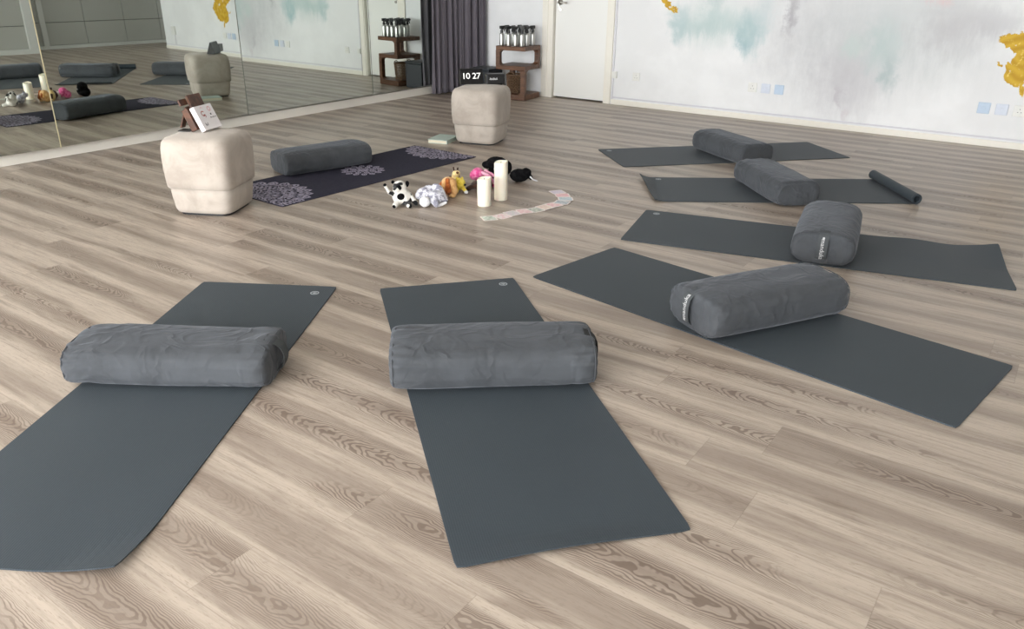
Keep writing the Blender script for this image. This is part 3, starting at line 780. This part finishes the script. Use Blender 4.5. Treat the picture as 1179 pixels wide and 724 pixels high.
# clock and small box on the far stool
cyaw=math.atan2(5.320-5.164,-4.019+4.124)-.12
r=thing('digital_clock','black digital clock showing 10 27 on the far cream stool','clock',(-4.062,5.222,TOP+.0003),cyaw)
T=Matrix.Rotation(math.radians(-20),4,'X'); cw,ch=.188,.125
bm=bmesh.new(); 
prof=[(0,0),(.075,0),(.060,.02),(.058,.115),(.045,ch*.95)]
P=[(0,0),(.085,0),(math.sin(math.radians(20))*ch+.012,math.cos(math.radians(20))*ch),(math.sin(math.radians(20))*ch,math.cos(math.radians(20))*ch)]
a=[bm.verts.new((-cw/2,y,z)) for y,z in P]; b=[bm.verts.new((cw/2,y,z)) for y,z in P]
bm.faces.new(a); bm.faces.new(b[::-1])
for i in range(4): bm.faces.new((a[i],b[i],b[(i+1)%4],a[(i+1)%4]))
bm_obj('housing',bm,M['black'],r)
bm=bmesh.new(); box(bm,-cw/2+.003,cw/2-.003,-.002,.001,.004,ch-.004,bev=.001,seg=1); bmesh.ops.transform(bm,matrix=T,verts=bm.verts[:]); bm_obj('screen',bm,M['screen'],r)
tb=text_bm('10 27',.070,.0004,.90,.0004); 
bmesh.ops.transform(tb,matrix=T@Matrix.Translation((-.004,-.003,ch*.50))@Matrix.Rotation(PI/2,4,'X')@Matrix.Diagonal((1.08,.95,1,1)),verts=tb.verts[:]); bm_obj('digits',tb,M['digit'],r)
r=thing('small_black_box','small black box with a white mark, right of the clock on the stool','box',(-3.925,5.358,TOP+.0003),cyaw-.02)
bm=bmesh.new(); box(bm,-.078,.072,-.01,.075,0,.078,bev=.006); bm_obj('case',bm,M['black'],r)
bm=bmesh.new()
for i in range(7): box(bm,-.052+i*.009,-.045+i*.009,-.0108,-.009,.036-(i%2)*.004,.050-(i%3)*.003)
box(bm,-.055,.012,-.0106,-.009,.034,.040); bm_obj('white_mark',bm,M['print'],r)

# book on floor
r=thing('book','pale green book lying on the floor left of the far stool','book',(-4.227,5.04,0),math.radians(16))
bm=bmesh.new(); box(bm,-.085,.085,-.12,.12,.0005,.004); box(bm,-.085,.085,-.12,.12,.026,.030); box(bm,.079,.085,-.12,.12,.004,.026); bm_obj('cover',bm,M['book'],r)
bm=bmesh.new(); box(bm,-.081,.078,-.117,.117,.004,.026); bm_obj('pages',bm,M['paper'],r)

# ------------------------------------------------------------------ corner shelf
def shelf():
    a=.178; rz=math.radians(6)
    r=thing('corner_shelf','brown wooden three tier shelf holding the spray bottles near the door','shelf',(-5.105,7.375,0),rz)
    for z0,z1 in ((0,.060),(.311,.354),(.508,.551)):
        bm=bmesh.new(); box(bm,-a,a,-a,a,z0,z1,bev=.006); bm_obj('shelf_board',bm,M['walnut'],r)
    def support(sx,sy,z0,z1,k):
        bm=bmesh.new(); N=16; rings=[]
        for i in range(N+1):
            f=i/N; z=z0+(z1-z0)*f; dd=min(z-z0,z1-z); R=.035
            fl=(R-math.sqrt(max(0,R*R-(R-dd)**2))) if dd<R else 0
            s=k+fl
            x0,x1=sorted((sx*a*.995,sx*(a-s))); y0,y1=sorted((sy*a*.995,sy*(a-s)))
            rings.append([bm.verts.new(p) for p in ((x0,y0,z),(x1,y0,z),(x1,y1,z),(x0,y1,z))])
        for A,B in zip(rings,rings[1:]):
            for j in range(4): bm.faces.new((A[j],A[(j+1)%4],B[(j+1)%4],B[j]))
        bm.faces.new(rings[0][::-1]); bm.faces.new(rings[-1]); bm_obj('support',bm,M['walnut'],r)
    support(-1,-1,.354,.508,.048); support(1,1,.354,.508,.048)
    support(1,-1,.060,.311,.050); support(-1,1,.060,.311,.050)
shelf()
def bottle(x,y,z,rz,label,first=[None]):
    G='steel spray bottles on the corner shelf'
    if first[0] is None:
        r=thing('spray_bottle',label,'spray bottle',(x,y,z),rz,G)
        bm=bmesh.new(); lathe(bm,[(.020,0),(.0235,.002),(.024,.006),(.024,.112),(.022,.120),(.013,.128),(.011,.132)],20); bm_obj('flask',bm,M['steel'],r,smooth=True)
        bm=bmesh.new(); lathe(bm,[(.014,.128),(.016,.131),(.016,.150),(.012,.156),(.011,.172)],14)
        box(bm,-.036,.026,-.012,.012,.168,.200,bev=.006); box(bm,-.048,-.034,-.007,.007,.174,.194,bev=.001,seg=1)
        tube(bm,[(-.014,0,.172),(-.032,0,.158),(-.038,0,.136)],[.007,.006,.004],6); bm_obj('spray_head',bm,M['black'],r)
        first[0]=r; return r
    s=first[0]; r=s.copy(); COL.objects.link(r); r.location=(x,y,z); r.rotation_euler=(0,0,rz); r['label']=label
    for ch in s.children:
        c=ch.copy(); COL.objects.link(c); c.parent=r
    return r
bottle_first=None
c6,s6=math.cos(math.radians(6)),math.sin(math.radians(6))
pos=[]
for j in range(3):
    for i in range(4):
        lx=-.130+.082*i+random.uniform(-.005,.005); ly=-.125+.115*j+random.uniform(-.006,.006); pos.append((lx,ly))
for k,(lx,ly) in enumerate(pos):
    if (k in (8,)): continue
    rowname=('front','middle','back')[k//4]; colname=('nearest the curtain','second from the curtain','third from the curtain','nearest the door')[k%4]
    bottle(-5.105+lx*c6-ly*s6,7.375+lx*s6+ly*c6,.551,PI/2*(1 if k%3 else -1)+random.uniform(-.35,.35),'steel spray bottle with black trigger, %s row, %s'%(rowname,colname))
# wicker basket
def basket():
    r=thing('wicker_basket','dark wicker basket standing in the bottom tier of the corner shelf','basket',(-5.145,7.385,.0612),math.radians(6))
    bm=bmesh.new(); H=.185; ax,ay=.083,.099
    def P(a,z,k=1.): 
        f=.86+.14*z/H; return (ax*f*k*sg(math.cos(a),.75),ay*f*k*sg(math.sin(a),.75),z)
    N=36
    for q in range(12):
        z=.008+q*(H-.016)/11
        tube(bm,[P(2*PI*i/N,z,1+(.055 if (i+q)%2 else -.045)) for i in range(N)],.0055,5,closed=True)
    for i in range(18): tube(bm,[P(2*PI*i/18,.004+z*(H-.004)/5) for z in range(6)],.0035,5)
    tube(bm,[P(2*PI*i/N,H,1.02) for i in range(N)],.008,6,closed=True)
    box(bm,-ax*.8,ax*.8,-ay*.8,ay*.8,.0,.006); bm_obj('woven_body',bm,M['wicker'],r)
    for sy in (-1,1):
        bm=bmesh.new(); tube(bm,[(-.04,sy*ay*.98,H-.01),(-.035,sy*ay,H+.02),(0,sy*ay,H+.035),(.035,sy*ay,H+.02),(.04,sy*ay*.98,H-.01)],.006,6); bm_obj('handle',bm,M['wicker'],r,smooth=True)
basket()
r=thing('black_bin','tall black bin on the floor between curtain and corner shelf','bin',(-5.50,7.33,0),0)
bm=bmesh.new(); box(bm,-.13,.13,-.13,.13,0,.275,bev=.012); bm_obj('body',bm,M['bin'],r)
bm=bmesh.new(); box(bm,-.134,.134,-.134,.134,.275,.300,bev=.008); bm_obj('lid',bm,M['bin'],r)

# ------------------------------------------------------------------ candles
def candle(x,y,h,R,label):
    r=thing('pillar_candle',label,'candle',(x,y,0),0,'ivory pillar candles')
    bm=bmesh.new(); n=40; prof=[(R*.97,0),(R,.003),(R,h*.5),(R,h-.006),(R*.97,h-.001),(R*.90,h-.001),(R*.82,h-.008),(R*.55,h-.016),(R*.1,h-.018)]
    rings=[]
    for rr,z in prof:
        rings.append([bm.verts.new((rr*math.cos(2*PI*j/n),rr*math.sin(2*PI*j/n),z+(0 if z<h*.6 else .006*math.sin(2*PI*j/n+1.)+.002*math.sin(6*PI*j/n)))) for j in range(n)])
    for A,B in zip(rings,rings[1:]):
        for j in range(n): bm.faces.new((A[j],A[(j+1)%n],B[(j+1)%n],B[j]))
    bm.faces.new(rings[0][::-1]); bm.faces.new(rings[-1]); bm_obj('wax_body',bm,M['wax'],r,smooth=True)
    bm=bmesh.new(); tube(bm,[(0,0,h-.02),(0,0,h-.005),(.003,0,h+.0)],.0016,6); bm_obj('wick',bm,M['wick'],r)
candle(-2.795,3.870,.236,.0415,'tall ivory pillar candle standing in front of the black plush toys')
candle(-2.795,3.700,.168,.0415,'short ivory pillar candle, lower of the two, nearer the cards')

# ------------------------------------------------------------------ plush toys
def fur(name,c1,c2,scale=40,th=(.45,.55),patch=None,sheen=.25):
    t=NT(name); o=t.obj(); n=t.noise(o,scale,3,.6)
    c=t.mix(t.smooth(n,*th),c1,c2)
    if patch: c=t.mix(t.smooth(t.noise(o,patch[0],1,.4),patch[1],patch[1]+.03),c,patch[2])
    return t.bsdf(c,.95,0,.1,t.bump(t.noise(o,260.,2,.7),.8,.006),sheen=sheen)
M['cow']=fur('cow_fur',lin(240,236,228),lin(225,222,215),40,(.3,.7),(17.,.57,(.010,.010,.011)))
M['mottled']=fur('mottled_grey_fur',lin(150,150,165),lin(222,222,230),45)
M['whitefur']=fur('white_fur',lin(240,240,242),lin(225,225,230)); M['tan']=fur('tan_fur',lin(222,168,104),lin(236,190,132)); M['rust']=fur('rust_fur',lin(160,84,36),lin(190,108,54))
M['yellow']=fur('yellow_fur',lin(226,200,70),lin(240,218,96)); M['palegold']=fur('pale_gold_fur',lin(226,196,130),lin(240,216,160),60,(.4,.6),(30.,.6,lin(110,70,40)))
M['pinkfur']=fur('hot_pink_fur',lin(214,76,140),lin(240,130,176)); M['palepink']=fur('pale_pink_fur',lin(240,180,200),lin(226,150,180)); M['brownfur']=fur('dark_brown_fur',lin(52,34,26),lin(74,50,38))
M['blackfur']=fur('black_fur',(.004,.004,.005),(.010,.010,.011),sheen=0); M['eye']=plain('bead_eye',(.005,.005,.005),.1)
def fuse(name,balls,mat,parent,vox=.005,fold=0.0):
    """balls: (x,y,z,rx,ry,rz[,yaw]) ellipsoids, or ('limb',p0,p1,r0,r1); fused into one continuous skin"""
    bm=bmesh.new()
    for b in balls:
        if b[0]=='limb':
            _,p0,p1,r0,r1=b; p0=Vector(p0);p1=Vector(p1); K=7
            for i in range(K+1):
                f=i/K; q=p0.lerp(p1,f); bmesh.ops.create_icosphere(bm,subdivisions=2,radius=r0+(r1-r0)*f,matrix=Matrix.Translation(q))
        else:
            x,y,z,rx,ry,rz=b[:6]; yw=b[6] if len(b)>6 else 0
            bmesh.ops.create_icosphere(bm,subdivisions=3,radius=1,matrix=Matrix.Translation((x,y,z))@Matrix.Rotation(yw,4,'Z')@Matrix.Diagonal((rx,ry,rz,1)))
    me=bpy.data.meshes.new('tmp'); bm.to_mesh(me); bm.free()
    o=bpy.data.objects.new('tmp',me); COL.objects.link(o)
    md=o.modifiers.new('r','REMESH'); md.mode='VOXEL'; md.voxel_size=vox; md.use_smooth_shade=True
    sm=o.modifiers.new('s','SMOOTH'); sm.iterations=4; sm.factor=.5
    dg=bpy.context.evaluated_depsgraph_get(); me2=bpy.data.meshes.new_from_object(o.evaluated_get(dg))
    bpy.data.objects.remove(o); bpy.data.meshes.remove(me)
    for v in me2.vertices:
        n=noise.noise(v.co*60)*.0022; v.co+=v.normal*n
        if v.co.z<.0008: v.co.z=.0008
    for f in me2.polygons: f.use_smooth=True
    me2.materials.clear(); me2.name=name
    return link(name,me2,mat,parent)
VR=-.609   # yaw that turns local +x to the photo's right
def P2(label,x,y,rz=0,cat='plush toy'):
    return thing('plush_toy',label,cat,(x,y,0),-VR+rz,'plush toys in a row on the floor')
# local frame: +x to the right as seen in the photo, +y away from the camera
r=P2('black and white spotted cow plush, leftmost of the row',-3.185,3.405)
fuse('body',[(0,0,.050,.060,.050,.048),(-.015,.015,.105,.042,.040,.042),('limb',(-.035,.0,.06),(-.075,.0,.075),.016,.012),('limb',(-.075,.0,.075),(-.098,0,.115),.012,.010),
  ('limb',(-.02,-.03,.03),(-.035,-.075,.018),.020,.017),('limb',(.03,-.03,.03),(.05,-.075,.018),.020,.017),('limb',(.045,0,.06),(.085,-.035,.02),.018,.014),(-.03,-.02,.098,.022,.022,.018)],M['cow'],r)
fuse('ear',[(.030,.02,.125,.012,.010,.020)],M['blackfur'],r,.004); fuse('ear',[(-.055,.02,.135,.012,.010,.012)],M['blackfur'],r,.004)
fuse('eye_patch',[(-.012,-.022,.112,.014,.010,.016)],M['blackfur'],r,.003); fuse('belly_patch',[(-.002,-.040,.062,.024,.016,.022)],M['blackfur'],r,.003)
fuse('hoof',[(-.100,0,.122,.011,.011,.010)],M['blackfur'],r,.003); fuse('hoof',[(-.037,-.084,.016,.012,.008,.012)],M['blackfur'],r,.003); fuse('hoof',[(.053,-.083,.016,.012,.008,.012)],M['blackfur'],r,.003)
r=P2('mottled grey plush with a round white snout, second in the row',-3.058,3.515)
fuse('body',[(.03,0,.045,.060,.045,.042),(-.04,.03,.055,.050,.035,.045),('limb',(-.07,.01,.05),(-.02,.05,.085),.026,.024),('limb',(-.02,.05,.085),(.05,.05,.08),.024,.024),('limb',(.06,.03,.07),(.088,0,.03),.024,.018),('limb',(.02,-.03,.04),(.04,-.06,.02),.026,.02)],M['mottled'],r)
fuse('snout',[(-.028,-.055,.033,.034,.030,.033)],M['whitefur'],r); fuse('paw',[('limb',(.055,-.055,.012),(.092,-.035,.022),.011,.010)],M['whitefur'],r,.004)
fuse('ear',[(.032,.045,.100,.030,.012,.018)],M['mottled'],r,.004)
r=P2('tan plush dog with long rust brown ears, third in the row',-3.100,3.738)
fuse('body',[(0,.02,.050,.050,.045,.050),(.0,0,.075,.050,.042,.046),(-.035,0,.055,.030,.03,.03),(.03,-.02,.04,.028,.03,.038)],M['tan'],r)
fuse('ear',[('limb',(-.005,-.030,.110),(.000,-.046,.045),.014,.022)],M['rust'],r,.004); fuse('ear',[('limb',(-.040,-.010,.085),(-.055,-.01,.060),.012,.015)],M['rust'],r,.004)
fuse('paw',[(.025,-.045,.014,.022,.020,.014)],M['tan'],r,.004)
r=P2('bright yellow plush with a dark nose, fourth in the row',-3.091,3.841)
fuse('body',[(0,0,.060,.034,.030,.036),(.0,.02,.04,.03,.03,.03),('limb',(-.015,-.01,.03),(-.022,-.03,.012),.013,.011),('limb',(.02,-.01,.03),(.038,-.03,.013),.013,.012)],M['yellow'],r)
fuse('nose',[(.030,-.016,.055,.009,.008,.008)],M['eye'],r,.003); fuse('paw',[(.040,-.036,.013,.014,.012,.011)],M['whitefur'],r,.003)
fuse('ear',[(-.02,.0,.092,.008,.007,.010)],M['yellow'],r,.003); fuse('ear',[(.014,.0,.094,.008,.007,.010)],M['yellow'],r,.003)
r=P2('pale gold spotted giraffe plush leaning behind the yellow plush',-3.181,3.906)
fuse('body',[(0,0,.055,.032,.028,.050),(.005,-.01,.100,.028,.024,.022),('limb',(.02,0,.05),(.05,-.01,.02),.014,.012)],M['palegold'],r)
fuse('horn',[('limb',(-.010,0,.115),(-.013,0,.135),.005,.006)],M['brownfur'],r,.003); fuse('horn',[('limb',(.012,0,.115),(.015,0,.133),.005,.006)],M['brownfur'],r,.003)
fuse('mane',[('limb',(-.035,.0,.035),(-.032,.0,.070),.010,.014)],M['brownfur'],r,.003)
r=P2('dark brown plush lying low behind the short candle',-3.022,3.974)
fuse('body',[(0,0,.035,.070,.045,.034),(.03,.0,.055,.034,.032,.030),('limb',(-.05,-.02,.03),(-.085,-.035,.018),.018,.016),('limb',(.02,-.03,.025),(.03,-.06,.016),.018,.015)],M['brownfur'],r)
fuse('muzzle',[(.035,-.028,.052,.016,.012,.012)],M['brownfur'],r,.003)
r=P2('hot pink plush with pale pink legs, left of the tall candle',-3.090,4.056)
fuse('body',[(-.02,0,.085,.044,.040,.036),(-.05,.0,.07,.025,.03,.03),(.0,.03,.045,.045,.04,.04),('limb',(.07,-.02,.035),(.085,-.045,.014),.016,.013)],M['pinkfur'],r)
fuse('leg',[('limb',(.015,-.03,.095),(.055,-.04,.075),.013,.013)],M['palepink'],r,.004); fuse('leg',[('limb',(.055,-.04,.075),(.085,-.055,.035),.013,.012)],M['palepink'],r,.004)
fuse('leg',[('limb',(.03,.0,.1),(.08,-.02,.075),.012,.012)],M['palepink'],r,.004)
r=P2('black plush with a small white patch, behind the tall candle',-3.096,4.253)
fuse('body',[(-.01,0,.110,.075,.050,.048),(-.075,-.01,.105,.034,.030,.026),(.055,0,.085,.040,.040,.050),(.0,.02,.05,.07,.05,.05)],M['blackfur'],r)
fuse('chest_patch',[(-.014,-.045,.085,.016,.012,.009)],M['whitefur'],r,.003)
r=P2('black cat plush with a thin white tail tip, rightmost of the row',-2.951,4.294)
fuse('body',[(0,0,.045,.065,.045,.045),(.045,0,.060,.036,.034,.036),('limb',(.06,0,.05),(.078,-.01,.030),.02,.014)],M['blackfur'],r)
fuse('tail_tip',[('limb',(.074,-.02,.040),(.090,-.024,.024),.006,.005),('limb',(.090,-.024,.024),(.122,-.024,.014),.005,.004)],M['whitefur'],r,.003)

# ------------------------------------------------------------------ oracle cards on the floor
CP=[(-2.610,3.500,'pale green and white'),(-2.572,3.575,'white and pink'),(-2.560,3.660,'pink and grey'),(-2.528,3.735,'red and pink'),(-2.490,3.800,'grey green'),(-2.478,3.880,'cream and peach'),(-2.462,3.955,'pink bordered'),(-2.450,4.030,'grey blue'),(-2.475,4.110,'pale blue and white'),(-2.535,4.170,'rose red'),(-2.600,4.215,'pale lilac')]
PAL=[(lin(214,222,212),lin(176,190,176)),(lin(236,226,226),lin(232,196,200)),(lin(222,206,214),lin(206,208,204)),(lin(232,188,190),lin(238,214,212)),(lin(166,172,158),lin(204,206,194)),(lin(234,216,200),lin(226,200,190)),(lin(230,178,180),lin(236,206,204)),(lin(194,202,206),lin(160,168,176)),(lin(206,216,222),lin(172,192,204)),(lin(226,164,172),lin(240,200,204)),(lin(222,212,226),lin(206,192,208))]
for i,(x,y,cn) in enumerate(CP):
    pi,ni=CP[max(0,i-1)],CP[min(len(CP)-1,i+1)]; ang=math.atan2(ni[1]-pi[1],ni[0]-pi[0])
    place='at the candle end of the fan' if i==0 else ('at the far end of the fan' if i==len(CP)-1 else 'in the fan, %s from the candle end'%('second third fourth fifth sixth seventh eighth ninth tenth'.split()[i-1]))
    r=thing('oracle_card','%s card %s'%(cn,place),'card',(x,y,.0003+i*.00045),ang+PI/2+random.uniform(-.28,.28),'fan of oracle cards on the floor')
    mt=NT('card_face_%s'%cn.replace(' ','_')); o=mt.obj(); X,Y,Z=mt.sep(o); nn=mt.noise(o,55.,2,.5); c=mt.mix(mt.smooth(nn,.4,.6),PAL[i][0],PAL[i][1])
    ed=mt.math('MAXIMUM',mt.math('DIVIDE',mt.math('ABSOLUTE',X),.045),mt.math('DIVIDE',mt.math('ABSOLUTE',Y),.041)); c=mt.mix(mt.smooth(ed,.84,.88),c,lin(238,226,222))
    mt.bsdf(c,.35)
    bm=bmesh.new(); box(bm,-.047,.047,-.043,.043,0,.0004)
    es=[e for e in bm.edges if abs(e.verts[0].co.z-e.verts[1].co.z)>1e-5]; bmesh.ops.bevel(bm,geom=es,offset=.006,segments=3,affect='EDGES')
    bm_obj('card_sheet',bm,mt.m,r)

# ------------------------------------------------------------------ light
w=NT('overcast_sky',world=True); b=w.n('Background'); b.inputs[0].default_value=(.93,.96,1.0,1); b.inputs[1].default_value=4.0
w.t.links.new(b.outputs[0],w.out.inputs[0]); S.world=w.m
def area(name,loc,rot,sx,sy,power,col,portal=False):
    l=bpy.data.lights.new(name,'AREA'); l.shape='RECTANGLE'; l.size=sx; l.size_y=sy; l.energy=power; l.color=col
    if portal: l.cycles.is_portal=True
    o=bpy.data.objects.new(name,l); COL.objects.link(o); o.location=loc; o.rotation_euler=rot; return o
area('window_daylight',((WX0+WX1)/2,-4.65,(WZ0+WZ1)/2),(PI/2,0,0),WX1-WX0,WZ1-WZ0,560,(.97,.985,1))

# ------------------------------------------------------------------ camera
F=912.9; pitch,roll,yawc,H=.4114,.0116,-.6093,1.307
cy,sy=math.cos(yawc),math.sin(yawc)
f=Vector((sy*math.cos(pitch),cy*math.cos(pitch),-math.sin(pitch))); rr=Vector((cy,-sy,0)); u=rr.cross(f)
r2=rr*math.cos(roll)+u*math.sin(roll); u2=-rr*math.sin(roll)+u*math.cos(roll)
cd=bpy.data.cameras.new('camera'); cam=bpy.data.objects.new('camera',cd); COL.objects.link(cam)
cam.matrix_world=Matrix(((r2.x,u2.x,-f.x,0),(r2.y,u2.y,-f.y,0),(r2.z,u2.z,-f.z,H),(0,0,0,1)))
cd.sensor_fit='HORIZONTAL'; cd.sensor_width=36; cd.lens=F*36/1179; cd.clip_start=.05; cd.clip_end=60
S.camera=cam
S.view_settings.view_transform='Standard'; S.view_settings.look='None'; S.view_settings.gamma=1; S.view_settings.use_curve_mapping=False
S.view_settings.exposure=0.30
try: S.cycles.max_bounces=10; S.cycles.diffuse_bounces=6
except Exception: pass
